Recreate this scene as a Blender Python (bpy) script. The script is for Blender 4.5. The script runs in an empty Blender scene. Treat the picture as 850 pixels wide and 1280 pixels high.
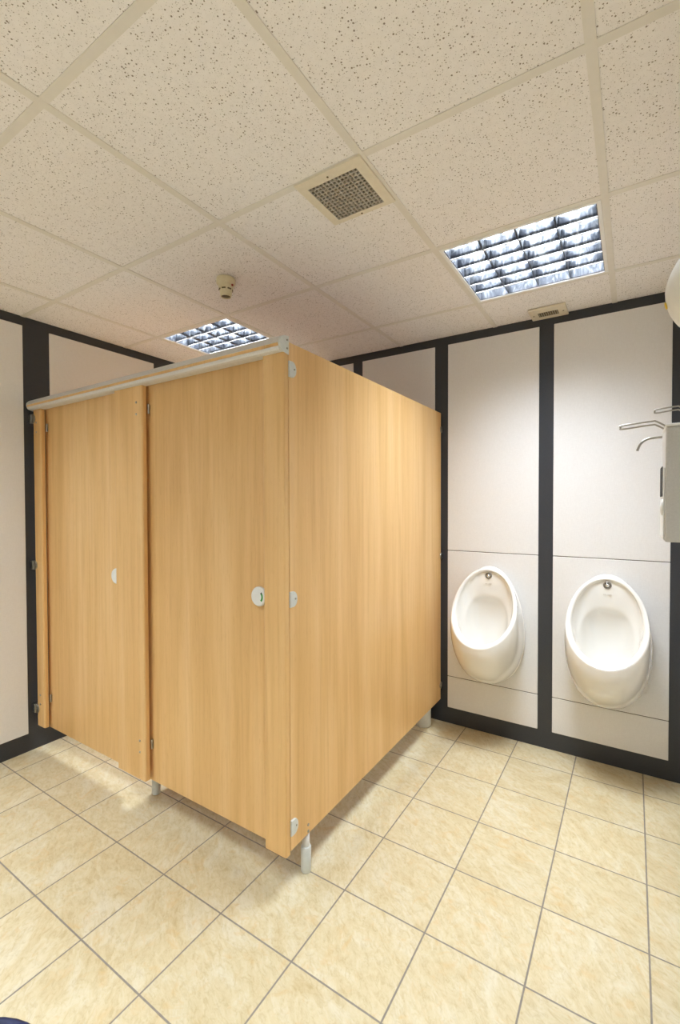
import bpy, bmesh, math, random
from mathutils import Vector, Matrix
random.seed(4)
PI = math.pi
scene = bpy.context.scene
COL = scene.collection

# ------------------------------------------------------------------ room dimensions (metres)
H = 2.408                       # ceiling height
XL, XR = -1.975, 1.13           # left / right wall faces
YB, YF = 1.708, -2.75            # back / front wall faces
CX, CY, CELL = -1.632, -1.064, 0.6      # ceiling grid origin and module
TILE = 0.3025                   # floor tile pitch

# ------------------------------------------------------------------ materials
def mat(name, color=(.8, .8, .8), rough=.5, metal=0.0, spec=.5, coat=0.0):
    m = bpy.data.materials.new(name); m.use_nodes = True
    b = m.node_tree.nodes['Principled BSDF']
    b.inputs['Base Color'].default_value = (*color, 1)
    b.inputs['Roughness'].default_value = rough
    b.inputs['Metallic'].default_value = metal
    b.inputs['Specular IOR Level'].default_value = spec
    b.inputs['Coat Weight'].default_value = coat
    b.inputs['Coat Roughness'].default_value = .06
    return m, m.node_tree.nodes, m.node_tree.links, b

def N(nodes, t, **kw):
    n = nodes.new(t)
    for k, v in kw.items():
        if k.startswith('i_'):
            key = k[2:]
            n.inputs[int(key) if key.isdigit() else key.replace('_', ' ')].default_value = v
        else:
            setattr(n, k, v)
    return n

def math_n(nodes, links, op, a, b=None, c=None):
    n = nodes.new('ShaderNodeMath'); n.operation = op
    for i, v in enumerate((a, b, c)):
        if v is None: continue
        if isinstance(v, (int, float)): n.inputs[i].default_value = v
        else: links.new(v, n.inputs[i])
    return n.outputs[0]

def ramp(nodes, links, fac, stops, interp='LINEAR'):
    r = nodes.new('ShaderNodeValToRGB'); r.color_ramp.interpolation = interp
    e = r.color_ramp.elements
    while len(e) < len(stops): e.new(.5)
    for k, (p, c) in zip(e, stops):
        k.position = p; k.color = (*c, 1) if len(c) == 3 else c
    links.new(fac, r.inputs[0]); return r.outputs[0]

def mixc(nodes, links, fac, a, b, blend='MIX'):
    n = nodes.new('ShaderNodeMix'); n.data_type = 'RGBA'; n.blend_type = blend
    for sock, v in ((n.inputs[0], fac), (n.inputs[6], a), (n.inputs[7], b)):
        if isinstance(v, (int, float)): sock.default_value = v
        elif isinstance(v, tuple): sock.default_value = (*v, 1)
        else: links.new(v, sock)
    return n.outputs[2]

def bump(nodes, links, b, height, strength=.2, dist=.002):
    n = nodes.new('ShaderNodeBump'); n.inputs['Strength'].default_value = strength
    n.inputs['Distance'].default_value = dist
    links.new(height, n.inputs['Height']); links.new(n.outputs[0], b.inputs['Normal'])

def mat_wood():
    m, n, l, b = mat('beech_laminate', (.6, .4, .2), .34, 0, .4)
    tc = N(n, 'ShaderNodeTexCoord'); oi = N(n, 'ShaderNodeObjectInfo')
    off = N(n, 'ShaderNodeVectorMath', operation='SCALE'); off.inputs[0].default_value = (7.3, 3.1, 11.7)
    l.new(oi.outputs['Random'], off.inputs['Scale'])
    add = N(n, 'ShaderNodeVectorMath', operation='ADD')
    l.new(tc.outputs['Object'], add.inputs[0]); l.new(off.outputs[0], add.inputs[1])
    def layer(sx, sz, scale, detail, dist=0.0):
        mp = N(n, 'ShaderNodeMapping'); mp.inputs['Scale'].default_value = (sx, sx, sz)
        l.new(add.outputs[0], mp.inputs[0])
        t = N(n, 'ShaderNodeTexNoise'); t.inputs['Scale'].default_value = scale
        t.inputs['Detail'].default_value = detail; t.inputs['Distortion'].default_value = dist
        l.new(mp.outputs[0], t.inputs['Vector']); return t.outputs[0]
    broad = layer(1, .07, 9, 3, .6)
    fine = layer(1, .03, 75, 4, .3)
    fleck = layer(1, .10, 230, 2)
    c1 = ramp(n, l, broad, [(.30, (.660, .395, .152)), (.52, (.735, .465, .196)), (.72, (.780, .520, .244))])
    c2 = ramp(n, l, fine, [(.30, (.86, .80, .74)), (.5, (1, 1, 1)), (.72, (1.05, 1.06, 1.08))])
    c3 = ramp(n, l, fleck, [(.28, (.88, .82, .76)), (.42, (1, 1, 1))])
    c = mixc(n, l, .55, c1, c2, 'MULTIPLY'); c = mixc(n, l, .55, c, c3, 'MULTIPLY')
    l.new(c, b.inputs['Base Color'])
    bump(n, l, b, fine, .05, .001)
    return m

def mat_floor():
    m, n, l, b = mat('cream_stone_tile', (.7, .6, .4), .36, 0, .5)
    tc = N(n, 'ShaderNodeTexCoord'); sep = N(n, 'ShaderNodeSeparateXYZ'); l.new(tc.outputs['Object'], sep.inputs[0])
    def cell(s):
        u = math_n(n, l, 'DIVIDE', s, TILE); fl = math_n(n, l, 'FLOOR', u); fr = math_n(n, l, 'FRACT', u)
        d = math_n(n, l, 'MINIMUM', fr, math_n(n, l, 'SUBTRACT', 1.0, fr)); return fl, d
    ux, dx = cell(sep.outputs[0]); uy, dy = cell(sep.outputs[1])
    d = math_n(n, l, 'MULTIPLY', math_n(n, l, 'MINIMUM', dx, dy), TILE)
    jit = N(n, 'ShaderNodeTexNoise', i_Scale=60.0, i_Detail=2.0); l.new(tc.outputs['Object'], jit.inputs['Vector'])
    d2 = math_n(n, l, 'ADD', d, math_n(n, l, 'MULTIPLY', math_n(n, l, 'SUBTRACT', jit.outputs[0], .5), .0012))
    mr = N(n, 'ShaderNodeMapRange'); mr.inputs[1].default_value = .0019; mr.inputs[2].default_value = .0033
    l.new(d2, mr.inputs[0]); tilemask = mr.outputs[0]
    cv = N(n, 'ShaderNodeCombineXYZ'); l.new(ux, cv.inputs[0]); l.new(uy, cv.inputs[1])
    wn = N(n, 'ShaderNodeTexWhiteNoise', noise_dimensions='3D'); l.new(cv.outputs[0], wn.inputs['Vector'])
    sc = N(n, 'ShaderNodeVectorMath', operation='SCALE'); sc.inputs['Scale'].default_value = 9.0
    l.new(wn.outputs['Color'], sc.inputs[0])
    add = N(n, 'ShaderNodeVectorMath', operation='ADD'); l.new(tc.outputs['Object'], add.inputs[0]); l.new(sc.outputs[0], add.inputs[1])
    rot = N(n, 'ShaderNodeVectorRotate', rotation_type='Z_AXIS'); l.new(add.outputs[0], rot.inputs['Vector'])
    l.new(math_n(n, l, 'ADD', .35, math_n(n, l, 'MULTIPLY', wn.outputs['Value'], .7)), rot.inputs['Angle'])
    mp = N(n, 'ShaderNodeMapping'); mp.inputs['Scale'].default_value = (1, 1.9, 1); l.new(rot.outputs[0], mp.inputs[0])
    cl = N(n, 'ShaderNodeTexNoise', i_Scale=6.5, i_Detail=7.0, i_Roughness=.68, i_Distortion=1.1); l.new(mp.outputs[0], cl.inputs['Vector'])
    gr = N(n, 'ShaderNodeTexNoise', i_Scale=34.0, i_Detail=6.0, i_Roughness=.72, i_Distortion=.7); l.new(mp.outputs[0], gr.inputs['Vector'])
    sp = N(n, 'ShaderNodeTexNoise', i_Scale=17.0, i_Detail=5.0, i_Distortion=1.2); l.new(rot.outputs[0], sp.inputs['Vector'])
    c = ramp(n, l, cl.outputs[0], [(.34, (.515, .415, .235)), (.5, (.570, .486, .302)), (.66, (.608, .546, .390))])
    g = ramp(n, l, gr.outputs[0], [(.36, (.84, .79, .70)), (.5, (1, 1, 1)), (.64, (1.06, 1.07, 1.12))])
    c = mixc(n, l, .8, c, g, 'MULTIPLY')
    s = ramp(n, l, sp.outputs[0], [(.56, (0, 0, 0)), (.72, (.8, .8, .8))])
    c = mixc(n, l, math_n(n, l, 'MULTIPLY', s, .55), c, (.56, .37, .15))
    tv = math_n(n, l, 'ADD', .965, math_n(n, l, 'MULTIPLY', wn.outputs['Value'], .06))
    tvc = N(n, 'ShaderNodeCombineColor'); [l.new(tv, tvc.inputs[i]) for i in range(3)]
    c = mixc(n, l, 1.0, c, tvc.outputs[0], 'MULTIPLY')
    grout = mixc(n, l, jit.outputs[0], (.19, .163, .133), (.26, .226, .185))
    c = mixc(n, l, tilemask, grout, c)
    l.new(c, b.inputs['Base Color'])
    rg = N(n, 'ShaderNodeMapRange'); rg.inputs[3].default_value = .8; rg.inputs[4].default_value = .37; l.new(tilemask, rg.inputs[0])
    l.new(rg.outputs[0], b.inputs['Roughness'])
    hgt = math_n(n, l, 'ADD', tilemask, math_n(n, l, 'MULTIPLY', gr.outputs[0], .55))
    bump(n, l, b, hgt, .35, .002)
    return m

def mat_ceiling():
    m, n, l, b = mat('mineral_fibre_tile', (.78, .73, .66), .9, 0, .2)
    tc = N(n, 'ShaderNodeTexCoord')
    wob = N(n, 'ShaderNodeTexNoise', i_Scale=60.0, i_Detail=2.0); l.new(tc.outputs['Object'], wob.inputs['Vector'])
    def pits(scale, r0, r1, seed):
        mp = N(n, 'ShaderNodeMapping'); mp.inputs['Location'].default_value = (seed, seed * .7, 0); l.new(tc.outputs['Object'], mp.inputs[0])
        v = N(n, 'ShaderNodeTexVoronoi', i_Scale=scale, i_Randomness=1.0); l.new(mp.outputs[0], v.inputs['Vector'])
        sc = N(n, 'ShaderNodeSeparateColor'); l.new(v.outputs['Color'], sc.inputs[0])
        rad = math_n(n, l, 'ADD', r0, math_n(n, l, 'MULTIPLY', math_n(n, l, 'POWER', sc.outputs[0], 2.4), r1))
        dd = math_n(n, l, 'ADD', v.outputs['Distance'], math_n(n, l, 'MULTIPLY', math_n(n, l, 'SUBTRACT', wob.outputs[0], .5), .12))
        x = math_n(n, l, 'DIVIDE', math_n(n, l, 'SUBTRACT', dd, rad), .07)
        return math_n(n, l, 'MINIMUM', math_n(n, l, 'MAXIMUM', x, 0.0), 1.0)
    p1 = pits(145, .06, .24, 1.3); p2 = pits(300, .05, .24, 5.1)
    pm = math_n(n, l, 'MULTIPLY', p1, math_n(n, l, 'ADD', .45, math_n(n, l, 'MULTIPLY', p2, .55)))
    base = ramp(n, l, wob.outputs[0], [(.3, (.855, .830, .815)), (.7, (.890, .865, .850))])
    c = mixc(n, l, pm, (.29, .25, .205), base)
    l.new(c, b.inputs['Base Color'])
    bump(n, l, b, pm, .4, .002)
    return m

def mat_panel():
    m, n, l, b = mat('pale_woven_laminate', (.80, .765, .71), .55, 0, .35)
    tc = N(n, 'ShaderNodeTexCoord')
    def thread(s):
        mp = N(n, 'ShaderNodeMapping'); mp.inputs['Scale'].default_value = s; l.new(tc.outputs['Object'], mp.inputs[0])
        t = N(n, 'ShaderNodeTexNoise', i_Scale=1.0, i_Detail=1.0); l.new(mp.outputs[0], t.inputs['Vector']); return t.outputs[0]
    a = thread((600, 600, 60)); c_ = thread((60, 60, 600))
    s = math_n(n, l, 'MULTIPLY', math_n(n, l, 'ADD', a, c_), .5)
    c = ramp(n, l, s, [(.35, (.748, .738, .728)), (.65, (.793, .785, .776))])
    l.new(c, b.inputs['Base Color']); bump(n, l, b, s, .06, .001)
    return m

def mat_noise(name, c0, c1, rough, metal=0, scale=200.0, bs=.05, spec=.5, coat=0):
    m, n, l, b = mat(name, c0, rough, metal, spec, coat)
    tc = N(n, 'ShaderNodeTexCoord'); t = N(n, 'ShaderNodeTexNoise', i_Scale=scale, i_Detail=3.0); l.new(tc.outputs['Object'], t.inputs['Vector'])
    l.new(ramp(n, l, t.outputs[0], [(.3, c0), (.7, c1)]), b.inputs['Base Color'])
    if bs: bump(n, l, b, t.outputs[0], bs, .001)
    return m

def mat_louvre():
    m, n, l, b = mat('louvre_painted_highlights', (.8, .84, .9), .35, .25)
    tc = N(n, 'ShaderNodeTexCoord')
    mp = N(n, 'ShaderNodeMapping'); mp.inputs['Scale'].default_value = (1.0, 1.0, .35); mp.inputs['Rotation'].default_value = (0, .5, .3)
    l.new(tc.outputs['Object'], mp.inputs[0])
    t = N(n, 'ShaderNodeTexNoise', i_Scale=30.0, i_Detail=2.0, i_Distortion=2.2); l.new(mp.outputs[0], t.inputs['Vector'])
    l.new(ramp(n, l, t.outputs[0], [(.36, (.030, .034, .044)), (.48, (.052, .057, .068)), (.56, (.085, .090, .100)), (.66, (.17, .175, .18))]), b.inputs['Base Color'])  # darkened base; pale noise streaks painted in as wispy lamp reflections
    return m

def mat_emit(name, color, strength):
    m, n, l, b = mat(name, color, .4)
    b.inputs['Emission Color'].default_value = (*color, 1); b.inputs['Emission Strength'].default_value = strength
    tc = N(n, 'ShaderNodeTexCoord'); t = N(n, 'ShaderNodeTexNoise', i_Scale=3.0); l.new(tc.outputs['Object'], t.inputs['Vector'])
    l.new(ramp(n, l, t.outputs[0], [(0, tuple(.97 * x for x in color)), (1, color)]), b.inputs['Emission Color'])
    return m

WOOD = mat_wood(); FLOOR = mat_floor(); CEIL = mat_ceiling(); PANEL = mat_panel()
BLACK = mat_noise('charcoal_laminate', (.029, .0315, .038), (.037, .040, .047), .38, 0, 300, .03)
CERAMIC = mat_noise('white_glazed_ceramic', (.80, .785, .745), (.82, .805, .765), .12, 0, 6, 0, .5, .6)
CHROME = mat_noise('chrome', (.72, .72, .73), (.80, .80, .81), .16, 1.0, 90, 0)
DARKCHROME = mat_noise('shaded_chrome', (.26, .25, .24), (.34, .33, .32), .22, 1.0, 90, 0)
STEEL = mat_noise('brushed_steel', (.36, .34, .295), (.46, .44, .39), .28, 1.0, 120, .02)
ALU = mat_noise('satin_aluminium', (.62, .61, .59), (.68, .67, .65), .45, .2, 160, .02)
PLASTIC = mat_noise('white_plastic', (.74, .75, .74), (.79, .80, .79), .38, 0, 40, .01)
GREYCAP = mat_noise('pale_grey_plastic', (.60, .63, .61), (.66, .69, .67), .4, 0, 60, .01)
CREAM = mat_noise('cream_enamel', (.72, .66, .53), (.77, .71, .58), .45, 0, 60, .02)
TEE = mat_noise('ceiling_tee_enamel', (.74, .71, .65), (.77, .74, .68), .5, 0, 40, .01)
AGED = mat_noise('aged_ivory_plastic', (.66, .58, .36), (.72, .65, .44), .45, 0, 50, .02)
MESHGREY = mat_noise('grille_grey', (.36, .33, .28), (.44, .41, .35), .6, 0, 80, .02)
DARK = mat_noise('dark_void', (.012, .011, .01), (.02, .018, .016), .8, 0, 50, 0)
SLOT = mat_noise('slot_brown', (.10, .075, .03), (.15, .11, .05), .6, 0, 50, 0)
GREEN = mat_noise('vacant_green', (.02, .25, .03), (.03, .31, .04), .4, 0, 50, 0)
RED = mat_noise('indicator_red', (.22, .01, .01), (.28, .015, .015), .3, 0, 50, 0)
JOINT = mat_noise('joint_shadow_gap', (.09, .07, .05), (.13, .10, .07), .7, 0, 80, 0)
BLUE = mat_noise('navy_blue_plastic', (.003, .006, .040), (.004, .009, .055), .6, 0, 60, .02)
GREYBOX = mat_noise('pale_grey_steel', (.52, .51, .49), (.57, .56, .54), .4, .15, 200, .02)
YELLOW = mat_noise('yellow_reflection', (.75, .52, .05), (.80, .58, .08), .5, 0, 60, 0)
WHITEPAINT = mat_noise('white_fixture_enamel', (.84, .84, .83), (.88, .88, .87), .4, 0, 60, .01)
LOUVRE = mat_louvre()
TUBE = mat_emit('fluorescent_tube', (.90, .96, 1.0), 7.0)

# ------------------------------------------------------------------ mesh helpers (world coordinates)
def BM(): return bmesh.new()

def box(bm, x0, x1, y0, y1, z0, z1, bevel=0, seg=2, mi=0, edges=None):
    t = bmesh.new()
    r = bmesh.ops.create_cube(t, size=1)
    for v in t.verts:
        v.co = Vector(((x0 + x1) / 2 + v.co.x * (x1 - x0), (y0 + y1) / 2 + v.co.y * (y1 - y0), (z0 + z1) / 2 + v.co.z * (z1 - z0)))
    if bevel:
        es = [e for e in t.edges if edges is None or edges(e)]
        bmesh.ops.bevel(t, geom=es, offset=bevel, segments=seg, profile=.5, affect='EDGES')
    merge(bm, t, mi)

def merge(bm, t, mi=0, M=None):
    if M is not None: bmesh.ops.transform(t, matrix=M, verts=t.verts)
    vm = {}
    for v in t.verts: vm[v] = bm.verts.new(v.co)
    for f in t.faces:
        try:
            g = bm.faces.new([vm[v] for v in f.verts]); g.material_index = mi if mi else f.material_index; g.smooth = f.smooth
        except ValueError: pass
    t.free()

def lathe(bm, prof, center, axis=(0, 0, 1), seg=32, mi=0, cap=True):
    """prof: list of (radius, height along axis)"""
    q = Vector((0, 0, 1)).rotation_difference(Vector(axis)); c = Vector(center)
    rings = []
    for r, h in prof:
        ring = []
        for k in range(seg):
            a = 2 * PI * k / seg
            ring.append(bm.verts.new(c + q @ Vector((r * math.cos(a), r * math.sin(a), h))))
        rings.append(ring)
    for a, b in zip(rings, rings[1:]):
        for k in range(seg):
            f = bm.faces.new((a[k], a[(k + 1) % seg], b[(k + 1) % seg], b[k])); f.smooth = True; f.material_index = mi
    if cap:
        for ring, rev in ((rings[0], True), (rings[-1], False)):
            f = bm.faces.new(ring[::-1] if rev else ring); f.material_index = mi

def prism(bm, poly, u, v, w, origin, depth, bevel=0, mi=0, smooth=False):
    """poly 2-D in axes u,v at origin, extruded along w"""
    u, v, w, o = Vector(u), Vector(v), Vector(w), Vector(origin)
    t = bmesh.new()
    a = [t.verts.new(o + u * p[0] + v * p[1]) for p in poly]
    b = [t.verts.new(o + u * p[0] + v * p[1] + w * depth) for p in poly]
    t.faces.new(a[::-1]); top = t.faces.new(b)
    n = len(poly)
    for k in range(n):
        f = t.faces.new((a[k], a[(k + 1) % n], b[(k + 1) % n], b[k])); f.smooth = smooth
    bmesh.ops.recalc_face_normals(t, faces=t.faces)
    if bevel:
        bmesh.ops.bevel(t, geom=list(top.edges), offset=bevel, segments=2, profile=.5, affect='EDGES')
    merge(bm, t, mi)

def tube(bm, pts, r, seg=12, mi=0, closed=False):
    pts = [Vector(p) for p in pts]; rings = []
    n = len(pts)
    up = None
    for i, p in enumerate(pts):
        if closed: d = (pts[(i + 1) % n] - pts[i - 1]).normalized()
        else: d = (pts[min(i + 1, n - 1)] - pts[max(i - 1, 0)]).normalized()
        if up is None:
            up = Vector((0, 0, 1)) if abs(d.z) < .9 else Vector((1, 0, 0))
        s = d.cross(up).normalized(); up = s.cross(d).normalized()
        rings.append([bm.verts.new(p + (s * math.cos(2 * PI * k / seg) + up * math.sin(2 * PI * k / seg)) * r) for k in range(seg)])
    pairs = list(zip(rings, rings[1:])) + ([(rings[-1], rings[0])] if closed else [])
    for a, b in pairs:
        for k in range(seg):
            f = bm.faces.new((a[k], b[k], b[(k + 1) % seg], a[(k + 1) % seg])); f.smooth = True; f.material_index = mi
    if not closed:
        bm.faces.new(rings[0]); bm.faces.new(rings[-1][::-1])

def smooth_path(pts, n=6):
    """Catmull-Rom resampling"""
    P = [Vector(p) for p in pts]; P = [P[0] * 2 - P[1]] + P + [P[-1] * 2 - P[-2]]; out = []
    for i in range(1, len(P) - 2):
        for k in range(n):
            t = k / n
            out.append(.5 * ((2 * P[i]) + (P[i + 1] - P[i - 1]) * t + (2 * P[i - 1] - 5 * P[i] + 4 * P[i + 1] - P[i + 2]) * t * t + (3 * P[i] - P[i - 1] - 3 * P[i + 1] + P[i + 2]) * t ** 3))
    out.append(P[-2]); return out

def world_loc(o):
    v = Vector((0, 0, 0))
    while o is not None: v += o.location; o = o.parent
    return v

def obj(name, bm, mats, parent=None, normals=True):
    me = bpy.data.meshes.new(name)
    if normals: bmesh.ops.recalc_face_normals(bm, faces=bm.faces)
    off = world_loc(parent)
    for v in bm.verts: v.co -= off
    bm.to_mesh(me); bm.free()
    for m in (mats if isinstance(mats, (list, tuple)) else [mats]): me.materials.append(m)
    o = bpy.data.objects.new(name, me); COL.objects.link(o)
    if parent: o.parent = parent
    return o

def thing(name, label, cat, loc, group=None):
    o = bpy.data.objects.new(name, None); COL.objects.link(o)
    o.empty_display_size = .1; o.location = loc
    o['label'] = label; o['category'] = cat
    if group: o['group'] = group
    return o

def struct(name, bm, m):
    o = obj(name, bm, m); o['kind'] = 'structure'; return o

# ------------------------------------------------------------------ setting
bm = BM(); box(bm, XL - .1, XR + .1, YF - .1, YB + .1, -.06, 0)
struct('floor', bm, FLOOR)

LIGHT_CELLS = [(3, 3), (0, 3)]            # fixtures seen in the photo
FILL_CELLS = [(3, 0), (0, 0), (3, -2), (0, -2)]            # unseen fixtures added to brighten the doors and ceiling
lit = set(LIGHT_CELLS + FILL_CELLS)
xs = [XL - .02] + [CX + CELL * i for i in range(0, 5)] + [XR + .02]
ys = [YF - .02] + [CY + CELL * j for j in range(-2, 5)] + [YB + .02]
bm = BM()
for a, (x0, x1) in enumerate(zip(xs, xs[1:])):
    for b_, (y0, y1) in enumerate(zip(ys, ys[1:])):
        if (a - 1, b_ - 3) in lit: continue
        box(bm, x0, x1, y0, y1, H + .003, H + .018)
struct('ceiling', bm, CEIL)
bm = BM()                                   # exposed tee grid
hw = .012
for x in xs[1:-1]: box(bm, x - hw, x + hw, YF, YB, H, H + .006)
for y in ys[1:-1]:
    for x0, x1 in zip(xs, xs[1:]):
        box(bm, max(x0, XL) + hw * (x0 > XL), min(x1, XR) - hw * (x1 < XR), y - hw, y + hw, H + .0006, H + .0066)
o = struct('trim_1', bm, TEE)

def wall(name, x0, x1, y0, y1):
    bm = BM(); box(bm, x0, x1, y0, y1, 0, H + .12); return struct(name, bm, BLACK)
wb = wall('wall_back', XL - .1, XR + .1, YB, YB + .1)
wl = wall('wall_left', XL - .1, XL, YF, YB)
wr = wall('wall_right', XR, XR + .1, YF, YB)
wf = wall('wall_front', XL - .1, XR + .1, YF - .1, YF)
PT = .004                                    # panel thickness proud of the dark backing
ZP0, ZP1, ZJ1, ZJ2, G = .100, 2.360, .297, 1.085, .0018
def panel(parent, axis, a0, a1, z0, z1):
    bm = BM()
    if axis == 'back': box(bm, a0, a1, YB - PT, YB + .002, z0, z1, .0025, 2)
    if axis == 'left': box(bm, XL - .002, XL + PT, a0, a1, z0, z1, .0025, 2)
    if axis == 'right': box(bm, XR - PT, XR + .002, a0, a1, z0, z1, .0025, 2)
    if axis == 'front': box(bm, a0, a1, YF - .002, YF + PT, z0, z1, .0025, 2)
    obj('wall_panel', bm, PANEL, parent)
for a0, a1 in ((-.116, .409), (.484, 1.012)):
    panel(wb, 'back', a0, a1, ZP0, ZJ1 - G)
    panel(wb, 'back', a0, a1, ZJ1 + G, ZJ2 - G)
    panel(wb, 'back', a0, a1, ZJ2 + G, ZP1)
    for zj in (ZJ1, ZJ2):
        bm = BM(); box(bm, a0, a1, YB - .0012, YB + .001, zj - G, zj + G); obj('panel_joint', bm, JOINT, wb)
for a0, a1 in ((-.726, -.201), (-1.327, -.80), (-1.925, -1.402)): panel(wb, 'back', a0, a1, ZP0, ZP1)
for a0, a1 in ((-.55, .132), (.268, .948), (1.060, 1.655), (-1.36, -.686), (-2.1, -1.49)): panel(wl, 'left', a0, a1, ZP0, ZP1)
for a0, a1 in ((.97, 1.60), (.29, .90), (-.39, .22), (-1.07, -.46), (-1.75, -1.14)): panel(wr, 'right', a0, a1, ZP0, ZP1)
for a0, a1 in ((-1.9, -1.3), (-1.225, -.625), (-.55, .05), (.125, .725)): panel(wf, 'front', a0, a1, ZP0, ZP1)

# ------------------------------------------------------------------ recessed louvred lights
def ceiling_light(i, j, label, power, seen=True):
    x0, x1 = CX + CELL * i + .0125, CX + CELL * (i + 1) - .0125
    y0, y1 = CY + CELL * j + .0125, CY + CELL * (j + 1) - .0125
    cx, cy = (x0 + x1) / 2, (y0 + y1) / 2
    t = thing('ceiling_light', label, 'ceiling light', (cx, cy, H), 'recessed louvred ceiling lights')
    bm = BM(); zt = H + .105                 # housing: four sides and a back
    box(bm, x0, x1, y0, y1, zt, zt + .004)
    for a in ((x0, x0 + .003, y0, y1), (x1 - .003, x1, y0, y1), (x0, x1, y0, y0 + .003), (x0, x1, y1 - .003, y1)): box(bm, *a, H + .012, zt)
    obj('housing', bm, WHITEPAINT, t)
    bm = BM(); w = .013                      # frame lip
    for a in ((x0, x0 + w, y0, y1), (x1 - w, x1, y0, y1), (x0 + w, x1 - w, y0, y0 + w), (x0 + w, x1 - w, y1 - w, y1)): box(bm, *a, H - .001, H + .012)
    obj('frame', bm, WHITEPAINT, t)
    X0, X1, Y0, Y1 = x0 + w, x1 - w, y0 + w, y1 - w
    zl0, zl1 = H + .004, H + .052
    def blade(along, c, lo, hi, tb, tt):     # curved wedge, wider at the top like a parabolic reflector
        prof = [(tb, 0), (tb + (tt - tb) * .18, .35), (tb + (tt - tb) * .5, .7), (tt, 1)]
        poly = [(s, zl0 + (zl1 - zl0) * h) for s, h in prof] + [(-s, zl0 + (zl1 - zl0) * h) for s, h in prof[::-1]]
        bm = BM()
        if along == 'y': prism(bm, poly, (1, 0, 0), (0, 0, 1), (0, 1, 0), (c, lo, 0), hi - lo, smooth=True)
        else: prism(bm, poly, (0, 1, 0), (0, 0, 1), (1, 0, 0), (lo, c, 0), hi - lo, smooth=True)
        return bm
    for k in range(1, 4):
        obj('louvre_blade', blade('y', X0 + (X1 - X0) * k / 4, Y0, Y1, .0010, .006), LOUVRE, t)
    for k in range(1, 6):
        bm = BM()
        c = Y0 + (Y1 - Y0) * k / 6
        for q in range(4):
            e0 = X0 + (X1 - X0) * q / 4 + .002; e1 = X0 + (X1 - X0) * (q + 1) / 4 - .002
            b2 = blade('x', c, e0, e1, .0034, .0012); merge(bm, b2)
            box(bm, e0, e1, c - .0036, c + .0036, zl0 - .0012, zl0 + .001, mi=1)
        obj('cross_blade', bm, [LOUVRE, WHITEPAINT], t)
    for a in ((X0, X0 + .003, Y0, Y1), (X1 - .003, X1, Y0, Y1), (X0, X1, Y0, Y0 + .003), (X0, X1, Y1 - .003, Y1)):
        bm = BM(); box(bm, *a, zl0, zl1 + .004); obj('side_reflector', bm, LOUVRE, t)
    for k in range(4):                       # fluorescent tubes
        bm = BM(); c = X0 + (X1 - X0) * (k + .5) / 4
        lathe(bm, [(.0128, 0), (.0128, Y1 - Y0 - .02)], (c, Y0 + .01, H + .078), (0, 1, 0), 14)
        obj('fluorescent_tube', bm, TUBE, t)
    L = bpy.data.lights.new('lamp_glow', 'AREA'); L.shape = 'RECTANGLE'; L.size = X1 - X0 - .01; L.size_y = Y1 - Y0 - .01
    L.energy = power; L.color = (.81, .895, 1.0); L.spread = PI * .63
    lo = bpy.data.objects.new('lamp_glow', L); COL.objects.link(lo); lo.parent = t
    lo.location = (0, 0, .098)
    return t
PW = 38
ceiling_light(3, 3, 'large square louvred fluorescent light recessed in the ceiling in front of the urinals', PW)
ceiling_light(0, 3, 'louvred fluorescent light in the ceiling over the left cubicle, partly hidden by the headrail', PW)
ceiling_light(3, 0, 'unseen louvred fill light added in the ceiling right above the camera, outside the photo', PW * .62)  # this and the next three: unseen lamps added as fill
ceiling_light(0, 0, 'unseen louvred fill light added in the ceiling at the left, outside the photo', PW * .62)
ceiling_light(3, -2, 'unseen louvred fill light added in the ceiling behind the camera, nearer the right wall', PW * 1.42)
ceiling_light(0, -2, 'unseen louvred fill light added in the ceiling behind the camera, nearer the left wall', PW * 1.42)

# ------------------------------------------------------------------ ceiling fittings
def vent():
    x0, x1, y0, y1 = -.076, .170, .124, .368
    t = thing('ceiling_vent', 'square cream ceiling vent with a fine egg-crate grille beside the larger light', 'vent', ((x0 + x1) / 2, (y0 + y1) / 2, H))
    ix0, ix1, iy0, iy1 = x0 + .029, x1 - .033, y0 + .037, y1 - .019
    bm = BM(); z0, z1 = H - .007, H + .0
    for a in ((x0, ix0, y0, y1), (ix1, x1, y0, y1), (ix0, ix1, y0, iy0), (ix0, ix1, iy1, y1)): box(bm, *a, z0, z1)
    obj('frame', bm, CREAM, t)
    bm = BM(); box(bm, ix0, ix1, iy0, iy1, H - .0012, H + .0); obj('backing', bm, SLOT, t)
    bm = BM(); n = 13
    for k in range(n + 1):
        c = ix0 + (ix1 - ix0) * k / n; box(bm, c - .0026, c + .0026, iy0, iy1, H - .0062, H - .001)
        c = iy0 + (iy1 - iy0) * k / n; box(bm, ix0, ix1, c - .0026, c + .0026, H - .0060, H - .001)
    obj('grille', bm, MESHGREY, t)
    for sx, sy in ((.042, y0 + .022), (.044, y1 - .009)):
        bm = BM(); lathe(bm, [(.0035, 0), (.0035, .001), (.002, .002)], (sx, sy, z0 - .0005), (0, 0, -1), 12); obj('screw', bm, SLOT, t)
vent()

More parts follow.
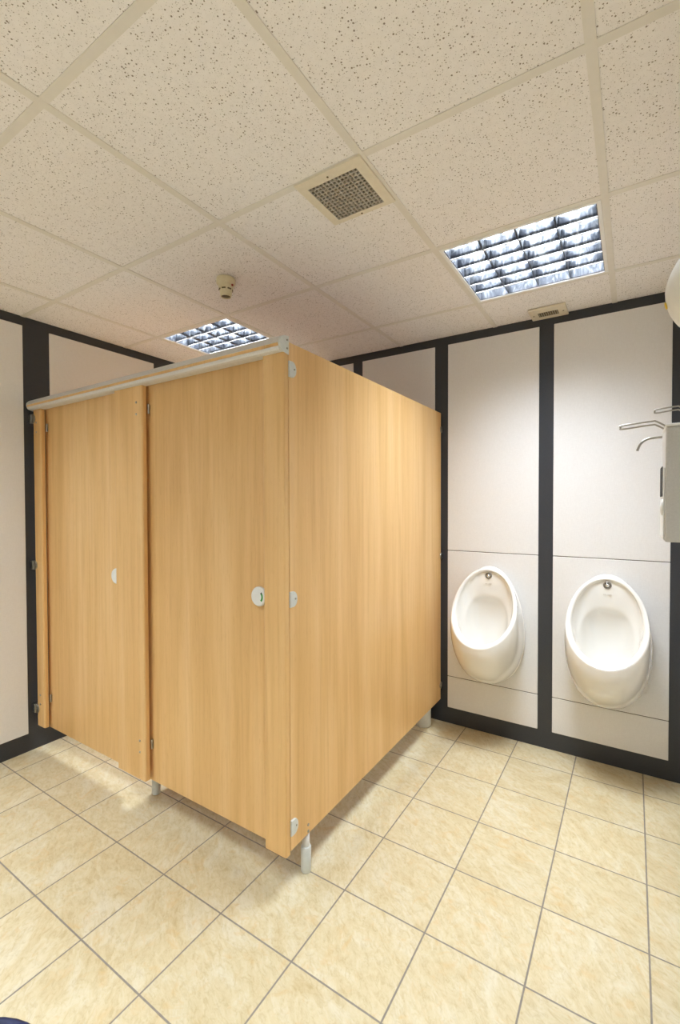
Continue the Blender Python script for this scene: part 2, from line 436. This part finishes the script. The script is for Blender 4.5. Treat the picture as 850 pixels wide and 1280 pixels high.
def small_vent():
    x0, x1, y0, y1 = .374, .556, 1.556, YB - .002
    t = thing('slot_vent', 'small cream rectangular slotted fitting on the ceiling against the back wall', 'vent', ((x0 + x1) / 2, (y0 + y1) / 2, H))
    bm = BM(); box(bm, x0, x1, y0, y1, H - .012, H, .003, 2); obj('cover_plate', bm, CREAM, t)
    gx0, gx1, gy0, gy1 = x0 + .042, x1 - .042, y0 + .050, y1 - .045
    bm = BM(); box(bm, gx0, gx1, gy0, gy1, H - .0128, H - .011); obj('slot', bm, SLOT, t)
    bm = BM()
    for k in range(9):
        c = gx0 + (gx1 - gx0) * (k + .5) / 9; box(bm, c - .0016, c + .0016, gy0, gy1, H - .0142, H - .0126)
    obj('grille', bm, MESHGREY, t)
    for sx in (x0 + .018, x1 - .018):
        bm = BM(); lathe(bm, [(.004, 0), (.004, .0012), (.002, .002)], (sx, (gy0 + gy1) / 2, H - .0125), (0, 0, -1), 12); obj('screw', bm, SLOT, t)
small_vent()

def detector():
    c = (-.722, .442)
    t = thing('smoke_detector', 'yellowed ivory smoke detector hanging from the ceiling above the cubicle', 'smoke detector', (*c, H))
    bm = BM(); lathe(bm, [(.041, 0), (.043, .004), (.042, .022), (.038, .028), (.033, .030)], (*c, H), (0, 0, -1), 36); obj('base', bm, AGED, t)
    bm = BM(); lathe(bm, [(.034, .028), (.033, .042), (.030, .046), (.0245, .077), (.023, .082), (.0215, .0825), (.020, .077)], (*c, H), (0, 0, -1), 36, cap=False); obj('sensor_head', bm, AGED, t)
    bm = BM(); lathe(bm, [(.0212, .074), (.0195, .0785), (.010, .0795)], (*c, H), (0, 0, -1), 24); obj('sensor_opening', bm, SLOT, t)
    d0 = math.atan2(-1.056 - c[1], .855 - c[0])
    for a in (-.35, .55, 1.6, 2.7, 3.9, 5.0):
        bm = BM(); t2 = bmesh.new(); bmesh.ops.create_cube(t2, size=1)
        M = Matrix.Translation((*c, H - .052)) @ Matrix.Rotation(d0 + a, 4, 'Z') @ Matrix.Translation((.0288, 0, 0)) @ Matrix.Diagonal((.005, .017, .005, 1))
        merge(bm, t2, 0, M); obj('vent_slot', bm, SLOT, t)
    a = d0 + .85
    bm = BM(); lathe(bm, [(.005, 0), (.005, .003), (.003, .006)], (c[0] + .036 * math.cos(a), c[1] + .036 * math.sin(a), H - .036), (math.cos(a), math.sin(a), 0), 14); obj('indicator_lamp', bm, RED, t)
detector()

# ------------------------------------------------------------------ toilet cubicle
PX0, PX1 = -.175, -.156          # side panel faces
FY = .168                        # pilaster front plane
def vertical(e): return abs((e.verts[0].co - e.verts[1].co).normalized().z) > .9

def rounded_board(x0, x1, y0, y1, z0, z1, r=.008):
    bm = BM(); box(bm, x0, x1, y0, y1, z0, z1, r, 4, edges=lambda e: vertical(e) and (e.verts[0].co.y < (y0 + y1) / 2))
    for f in bm.faces: f.smooth = False
    return bm

def half_disc(r, n=14, depth=None):
    """D polygon: flat side at u=0, bulging to +u"""
    d = depth or r
    return [(d * math.cos(-PI / 2 + PI * k / n), r * math.sin(-PI / 2 + PI * k / n)) for k in range(n + 1)]

cub = thing('toilet_cubicle', 'beech laminate toilet cubicle with two doors, aluminium headrail and short legs', 'toilet cubicle', (-1.05, .168, 0))
# side panel facing the urinals
bm = BM(); box(bm, PX0, PX1, FY + .026, 1.692, .146, 1.940, .0012, 1); side = obj('side_panel', bm, WOOD, cub)
bm = BM(); box(bm, -1.059, -1.041, .1905, 1.692, .146, 1.940, .0012, 1); obj('partition_panel', bm, WOOD, cub)

def screw(parent, p, d, r=.0052):
    bm = BM(); lathe(bm, [(r, 0), (r, .0012), (r * .8, .0028), (r * .35, .0036)], p, d, 16); obj('screw', bm, STEEL, parent)

PIL = [(-1.950, -1.866, .143, 1.905), (-1.172, -.959, .143, 1.905), (-.254, -.1565, .136, 1.905)]
for n_, (x0, x1, z0, z1) in enumerate(PIL):
    p = obj('pilaster', rounded_board(x0, x1, FY, FY + .022, z0, z1, .009 if n_ < 2 else .005), WOOD, cub)
    if n_ < 2:
        sx = (-1.911, -.998)[n_]
        for z in (1.828, 1.776, .318, .267): screw(p, (sx, FY, z), (0, -1, 0))
# headrail: rounded aluminium section with a wood-coloured inlay
rail_prof = [(.192, 1.956), (.180, 1.9575), (.168, 1.9565), (.161, 1.953), (.1455, 1.929), (.1450, 1.9275),
             (.1470, 1.9265), (.1470, 1.9155), (.1450, 1.9145), (.1465, 1.910), (.1520, 1.9035), (.162, 1.900), (.192, 1.899)]
bm = BM(); prism(bm, rail_prof, (0, 1, 0), (0, 0, 1), (1, 0, 0), (-1.968, 0, 0), 1.968 - .162, smooth=True)
rail = obj('headrail', bm, ALU, cub)
for po in rail.data.polygons: po.use_smooth = False
bm = BM(); box(bm, -1.967, -.162, .1454, .148, 1.9157, 1.9263); obj('inlay_strip', bm, WOOD, rail)
capD = [(.194 - .050 * math.cos(-PI / 2 + PI * k / 18) ** .8 if 0 < k < 18 else .194, 1.9275 + .0315 * math.sin(-PI / 2 + PI * k / 18)) for k in range(19)]
def endcap(x, d):
    bm = BM(); prism(bm, capD, (0, 1, 0), (0, 0, 1), (d, 0, 0), (x, 0, 0), .008, .002); c = obj('end_cap', bm, GREYCAP, rail); return c
endcap(-.162, 1); endcap(-1.966, -1)
for z in (1.943, 1.914): screw(rail, (-.154, .183, z), (1, 0, 0), .0035)

# doors
DY = .205
def door(x0, x1, lockx):
    z0, z1 = .131, 1.905
    bm = BM(); box(bm, x0, x1, DY, DY + .018, z0, z1, .001, 1); d = obj('door', bm, WOOD, cub)
    bm = BM(); zc = 1.036
    lathe(bm, [(.0365, 0), (.0365, .008), (.0345, .0115), (.030, .013)], (lockx, DY, zc), (0, -1, 0), 40); obj('lock_indicator', bm, PLASTIC, d)
    def arc(a0, a1, r0, r1, m, name):
        k = 10; poly = [(r1 * math.cos(a0 + (a1 - a0) * q / k), r1 * math.sin(a0 + (a1 - a0) * q / k)) for q in range(k + 1)] + [(r0 * math.cos(a1 - (a1 - a0) * q / k), r0 * math.sin(a1 - (a1 - a0) * q / k)) for q in range(k + 1)]
        bm = BM(); prism(bm, poly, (1, 0, 0), (0, 0, 1), (0, -1, 0), (lockx, DY - .0128, zc), .0008); obj(name, bm, m, d)
    arc(-.80, .58, .0170, .0245, GREEN, 'vacant_window'); arc(.58, .82, .0170, .0245, DARK, 'window_edge')
    for z in (1.80, .30):
        bm = BM(); lathe(bm, [(.0045, 0), (.0052, .002), (.0052, .040), (.0045, .042)], (x0 + .0300, DY - .0055, z - .021), (0, 0, 1), 16); obj('hinge', bm, STEEL, d)
    return d
door(-.986, -.236, -.3045); door(-1.893, -1.150, -1.2150)

# D-shaped clamps joining pilaster and side panel
for z in (1.847, 1.041, .229):
    bm = BM(); prism(bm, [(0, -.0275)] + [(.016 + p, q) for p, q in half_disc(.0275, 14, .022)] + [(0, .0275)], (0, 1, 0), (0, 0, 1), (1, 0, 0), (PX1, .1915, z), .007, .002); b_ = obj('corner_bracket', bm, GREYCAP, cub)
    bm = BM(); box(bm, PX1 + .0065, PX1 + .0076, .193, .221, z - .009, z - .0075); obj('bracket_seam', bm, ALU, b_)
    screw(b_, (PX1 + .007, .217, z + .001), (1, 0, 0), .0035)
# steel clamps at the walls
for z in (1.838, 1.049, .234):
    bm = BM(); prism(bm, half_disc(.021, 12, .022), (0, -1, 0), (0, 0, 1), (1, 0, 0), (PX1, 1.696, z), .005, .0015)
    box(bm, PX1 - .012, PX1 + .006, 1.692, YB, z - .016, z + .016, .003, 2); b_ = obj('wall_bracket', bm, STEEL, cub)
    screw(b_, (PX1 + .005, 1.684, z), (1, 0, 0), .004)
for z in (1.852, 1.040, .236):
    bm = BM(); prism(bm, half_disc(.026, 12, .028), (1, 0, 0), (0, 0, 1), (0, -1, 0), (-1.950, FY, z), .006, .0015)
    box(bm, XL, -1.950, FY - .012, FY + .012, z - .024, z + .024, .002, 1); b_ = obj('wall_bracket', bm, STEEL, cub)
    screw(b_, (-1.940, FY - .006, z), (0, -1, 0), .004)
# adjustable legs
def leg(x, y, ztop):
    bm = BM(); lathe(bm, [(.0140, .07), (.0140, ztop)], (x, y, 0), (0, 0, 1), 28); lg = obj('leg', bm, ALU, cub)
    bm = BM(); lathe(bm, [(.0185, 0), (.0192, .002), (.0192, .092), (.0180, .095), (.0145, .0955)], (x, y, 0), (0, 0, 1), 32); obj('foot_sleeve', bm, GREYCAP, lg)
    return lg
leg(-.1700, .300, .146); leg(-1.050, .285, .146)
screw(side, (PX1, .296, .181), (1, 0, 0), .0052); screw(side, (PX1, .296, .157), (1, 0, 0), .0052)

# ------------------------------------------------------------------ white round container behind the panel
t = thing('toilet_brush_holder', 'white round container on the floor just inside the cubicle near the back wall', 'container', (-.235, 1.60, 0))
bm = BM(); lathe(bm, [(.044, 0), (.047, .003), (.047, .200), (.043, .212), (.020, .216)], (-.235, 1.60, 0), (0, 0, 1), 36); obj('body', bm, PLASTIC, t)
bm = BM(); lathe(bm, [(.008, .216), (.008, .36), (.011, .37), (.011, .40), (.006, .405)], (-.235, 1.60, 0), (0, 0, 1), 16); obj('handle', bm, PLASTIC, t)

# ------------------------------------------------------------------ urinals
def lerp(a, b, t): return a + (b - a) * t
def bez(p0, p1, p2, p3, t):
    u = 1 - t; return p0 * u ** 3 + p1 * 3 * u * u * t + p2 * 3 * u * t * t + p3 * t ** 3

def egg(t, w, zt, zb, top=.98):
    """t=0 top, pi bottom. returns x, z: egg with a slimmer upper half"""
    c = math.cos(t); s = math.sin(t)
    zc = zb + (zt - zb) * .435
    z = zc + (zt - zc) * c if c > 0 else zc + (zc - zb) * c
    x = w * s * (1 - (1 - top) * max(c, 0) ** 1.0 * .85)
    return x, z

def urinal_mesh(cx):
    n = 64; bm = BM(); T = [2 * PI * k / n for k in range(n)]
    def V(x, off, z): return Vector((cx + x, YB - PT - off, z))
    def e0(t, g=1.0):
        x, z = egg(t, .199 * g, .66 + .348 * g, .66 - .342 * g)
        if math.cos(t) < 0: x = math.copysign(.199 * g * abs(math.sin(t)) ** .86, x)
        return x, z
    def rim(t):
        s = (1 - math.cos(t)) / 2
        x, z = egg(t, .181, 1.000, .590, .98)
        off = .038 + .272 * s ** 1.15
        return x, off, z
    loops = []
    loops.append([V(*(lambda p: (p[0], -.003, p[1]))(e0(t))) for t in T])
    loops.append([V(*(lambda p: (p[0], .018, p[1]))(e0(t, 1.0))) for t in T])
    loops.append([V(*(lambda p: (p[0], .022, p[1]))(e0(t, .988))) for t in T])
    def outer(t, u):
        x0, z0 = e0(t, .975); xr, of, zr = rim(t)
        xr *= 1.0
        P0 = Vector((x0, .023, z0)); P3 = Vector((xr, of, zr))
        d = max(of - .023, .004)
        P1 = P0 + Vector((0, d * .55, 0)); P2 = P3 + Vector(((x0 - xr) * .55, d * .05, (z0 - zr) * .50))
        return bez(P0, P1, P2, P3, u)
    for u in (0, .06, .14, .25, .38, .52, .66, .80, .90, .96):
        loops.append([V(*outer(t, u)) for t in T])
    # rim roll: outer edge -> crest -> inner edge
    cz = .77
    def inset(t, d, back):
        x, of, z = rim(t)
        # inward direction within the rim plane towards the middle of the egg
        tx, tz, to = 0 - x, cz - z, .17 - of
        L = math.sqrt(tx * tx + tz * tz + to * to)
        return (x + tx / L * d, of + to / L * d - back, z + tz / L * d)
    for d, back in ((.0, -.002), (.006, -.006), (.013, -.006), (.020, -.002), (.0245, .006), (.0265, .016)):
        loops.append([V(*inset(t, d, back)) for t in T])
    # interior: shallow shoulder, then a deep arched bowl
    def arch(t, g, off_top, off_bot, zt, zb, w):
        c, s = math.cos(t), math.sin(t)
        x = w * (abs(s) ** .72) * (1 if s > 0 else -1); z = (zt + zb) / 2 + (zt - zb) / 2 * (abs(c) ** .85) * (1 if c > 0 else -1)
        o = lerp(off_top, off_bot, ((1 - c) / 2) ** 1.4); return Vector((x, o, z))
    def inner(t, u):
        a = Vector(inset(t, .0265, .016)); a2 = Vector(inset(t, .030, .045 + .02 * (1 - math.cos(t)) / 2))
        a2.y = max(a2.y, .048 if math.cos(t) > 0 else .03)
        b = arch(t, 1, .046, .235, .835, .50, .128)
        return bez(a, lerp(a, a2, .9), lerp(b, a2, .35), b, u)
    for u in (.15, .35, .55, .72, .86, .96): loops.append([V(*inner(t, u)) for t in T])
    for (ot, ob, zt, zb, w) in ((.043, .230, .828, .494, .124), (.034, .222, .818, .486, .118), (.025, .212, .800, .478, .112), (.018, .200, .76, .468, .104), (.014, .186, .70, .460, .094), (.016, .172, .62, .454, .078), (.030, .158, .54, .450, .056), (.055, .140, .485, .448, .034), (.080, .120, .458, .447, .016)):
        loops.append([V(*arch(t, 1, ot, ob, zt, zb, w)) for t in T])
    rings = [[bm.verts.new(p) for p in L] for L in loops]
    for a, b in zip(rings, rings[1:]):
        for k in range(n):
            f = bm.faces.new((a[k], a[(k + 1) % n], b[(k + 1) % n], b[k])); f.smooth = True
    bm.faces.new(rings[-1])
    bm.faces.new(rings[0][::-1])
    return bm

def urinal(cx, label):
    t = thing('urinal', label, 'urinal', (cx, YB, .31), 'wall-hung white urinals')
    b = obj('bowl', urinal_mesh(cx), CERAMIC, t)
    s = b.modifiers.new('smooth', 'SUBSURF'); s.levels = 1; s.render_levels = 1
    yo = YB - PT - .046
    # drop-shaped chrome flush spreader
    bm = BM(); lathe(bm, [(.0185, 0), (.0192, .010), (.0178, .0135), (.0140, .0135), (.0125, .010)], (cx, yo + .012, .9535), (0, -1, 0), 32)
    prism(bm, [(-.0165, -.009), (.0165, -.009), (.0045, -.033), (-.0045, -.033)], (1, 0, 0), (0, 0, 1), (0, -1, 0), (cx, yo + .012, .9535), .010, .003); sp = obj('flush_spreader', bm, DARKCHROME, t)
    bm = BM(); lathe(bm, [(.0118, .008), (.0110, .012), (.0090, .0165), (.005, .0195), (.0015, .0205)], (cx, yo + .012, .9535), (0, -1, 0), 28); obj('spreader_cap', bm, CHROME, sp)
    bm = BM()
    for a0, a1 in ((-.019, -.004), (.000, .019)): box(bm, cx + a0, cx + a1, YB - PT - .0500, YB - PT - .047, .9065, .9078)
    obj('maker_mark', bm, MESHGREY, t)
    bm = BM(); lathe(bm, [(.020, 0), (.020, .002), (.014, .004)], (cx, YB - PT - .105, .4475), (0, 0, 1), 20); obj('drain', bm, CHROME, t)
    return t
urinal(.1465, 'white ceramic bowl urinal on the wall beside the wooden cubicle panel')
urinal(.7475, 'white ceramic bowl urinal on the wall farthest from the cubicle, at the right')

# ------------------------------------------------------------------ fittings on the right wall
def towel_box():
    x0, y0, y1, z0, z1 = .929, .475, .655, 1.270, 1.594
    t = thing('towel_dispenser', 'pale grey box dispenser at the right edge, seen side-on in front of the lever dispensers', 'dispenser', (XR, (y0 + y1) / 2, z0))
    bm = BM(); box(bm, x0, XR, y0, y1, z0, z1 - .010, .004, 2); obj('body', bm, GREYBOX, t)
    bm = BM(); box(bm, x0 - .001, XR, y0 - .001, y1 + .001, z1 - .0095, z1, .005, 3); obj('lid', bm, PLASTIC, t)
    bm = BM(); box(bm, x0 - .004, x0, y0 + .008, y1 - .01, z0 + .008, z1 - .12, .002, 2); f = obj('front_cover', bm, PLASTIC, t)
    bm = BM(); box(bm, x0 - .006, x0 - .004, y0 + .035, y1 - .04, 1.395, 1.48, .0015, 1); obj('viewing_slot', bm, DARK, f)
    bm = BM(); lathe(bm, [(.024, 0), (.022, .004), (.012, .007)], (x0 - .003, y0 + .030, 1.365), (-1, 0, 0), 24); obj('lock_boss', bm, PLASTIC, f)
towel_box()

def soap(tip, knee, root, spout, label, by, z0, z1, gap):
    t = thing('soap_dispenser', label, 'soap dispenser', (XR, by, z0), 'lever soap dispensers on the right wall')
    bx = 1.075
    bm = BM(); box(bm, XR - .012, XR, by - .045, by + .045, z0 - .02, z1 + .01, .004, 2); obj('wall_plate', bm, STEEL, t)
    bm = BM(); lathe(bm, [(.036, z0), (.038, z0 + .004), (.038, z1 - .05), (.030, z1 - .03), (.018, z1 - .02), (.018, z1)], (bx, by, 0), (0, 0, 1), 32); obj('bottle', bm, PLASTIC, t)
    # lever: one rod bent into a narrow loop
    up, dn = Vector((0, 0, gap / 2)), Vector((0, 0, -gap / 2))
    tip, knee, root = Vector(tip), Vector(knee), Vector(root)
    path = smooth_path([root + up, knee + up + (root - knee) * .12, knee + up + (tip - knee) * .12, tip + up + (knee - tip) * .03, tip + (tip - knee).normalized() * .003, tip + dn + (knee - tip) * .03, knee + dn + (tip - knee) * .12, knee + dn + (root - knee) * .12, root + dn], 5)
    bm = BM(); tube(bm, path, .0029, 10)
    obj('lever', bm, STEEL, t)
    bm = BM(); box(bm, root.x - .004, bx + .02, by - .012, by + .012, root.z - .014, root.z + .014, .004, 2); obj('pump_head', bm, STEEL, t)
    if spout:
        bm = BM(); tube(bm, smooth_path(spout, 6), .0040, 12); obj('spout', bm, STEEL, t)
    return t
soap((.820, .82, 1.640), (.916, .82, 1.648), (.975, .82, 1.606), [(1.02, .82, 1.598), (.93, .82, 1.598), (.895, .82, 1.594), (.876, .82, 1.580), (.866, .82, 1.556)],
     'wall soap dispenser with a chrome lever and a curved spout behind the grey box', .82, 1.40, 1.60, .0125)
soap((.924, 1.007, 1.716), (.992, 1.007, 1.722), (1.060, 1.007, 1.668), None,
     'wall soap dispenser with only its chrome lever showing above the grey box', 1.007, 1.48, 1.68, .0125)

def freshener():
    c = Vector((1.036, .30, 1.881))
    t = thing('air_freshener', 'white rounded plastic unit high at the right edge above the levers', 'air freshener', (XR, c.y, c.z))
    bm = BM(); t2 = bmesh.new(); bmesh.ops.create_uvsphere(t2, u_segments=40, v_segments=24, radius=1)
    for v in t2.verts:
        z = v.co.z
        if z < -.62: v.co.z = -.62 - (z + .62) * -.12
        v.co = Vector((c.x + v.co.x * .120 * (1 - .10 * max(z, 0)), c.y + v.co.y * .120 * (1 - .10 * max(z, 0)), c.z + v.co.z * .125))
    for v in t2.verts: v.co.x = min(v.co.x, XR)
    for f in t2.faces: f.smooth = True
    merge(bm, t2); obj('shell', bm, PLASTIC, t)
    bm = BM(); lathe(bm, [(.078, 0), (.074, .003), (.060, .0035)], (c.x, c.y, c.z - .125 * .62 - .0035), (0, 0, -1), 36); obj('outlet_ring', bm, GREYCAP, t)
    bm = BM()
    lathe(bm, [(.0085, 0), (.0085, .002), (.006, .003)], (c.x - .1165, c.y, c.z - .030), (-1, 0, -.25), 16); obj('painted_reflection', bm, YELLOW, t)  # yellow reflection on the glossy shell, painted as a small disc
freshener()

# ------------------------------------------------------------------ unidentified dark blue object, shaped as a tub, entering the lower left corner
t = thing('blue_corner_object', 'unidentified navy blue object, shaped as a tub, in the lower left corner', 'unidentified object', (-.09, -.84, 0))
bm = BM(); lathe(bm, [(.145, 0), (.150, .004), (.190, .342), (.200, .347), (.200, .358), (.194, .362), (.186, .356), (.146, .012)], (-.09, -.84, 0), (0, 0, 1), 48); obj('tub', bm, BLUE, t)

# ------------------------------------------------------------------ camera, world, view
cam = bpy.data.cameras.new('camera'); co = bpy.data.objects.new('camera', cam); COL.objects.link(co)
yaw, pitch, roll, f = .5699, -.0182, .0028, 571.5
Rz = Matrix.Rotation(yaw, 3, 'Z'); Rx = Matrix.Rotation(pitch, 3, 'X'); Ry = Matrix.Rotation(roll, 3, 'Y')
M = Rz @ Rx @ Ry
right, fwd, up = M.col[0], M.col[1], M.col[2]
co.matrix_world = Matrix((( right.x, up.x, -fwd.x, .8553), (right.y, up.y, -fwd.y, -1.0562), (right.z, up.z, -fwd.z, 1.3777), (0, 0, 0, 1)))
cam.sensor_fit = 'HORIZONTAL'; cam.sensor_width = 36; cam.lens = 36 * f / 850
cam.clip_start = .02
scene.camera = co

w = bpy.data.worlds.new('world'); scene.world = w; w.use_nodes = True
w.node_tree.nodes['Background'].inputs[0].default_value = (.9, .93, 1, 1)
w.node_tree.nodes['Background'].inputs[1].default_value = .0

scene.view_settings.view_transform = 'Standard'; scene.view_settings.look = 'None'
scene.view_settings.gamma = 1; scene.view_settings.use_curve_mapping = False
scene.view_settings.exposure = 0.08
cy = scene.cycles
cy.use_denoising = True
try: cy.denoiser = 'OPENIMAGEDENOISE'
except Exception: pass
cy.max_bounces = 12; cy.diffuse_bounces = 8; cy.glossy_bounces = 6
cy.sample_clamp_indirect = 6.0; cy.caustics_reflective = False; cy.caustics_refractive = False
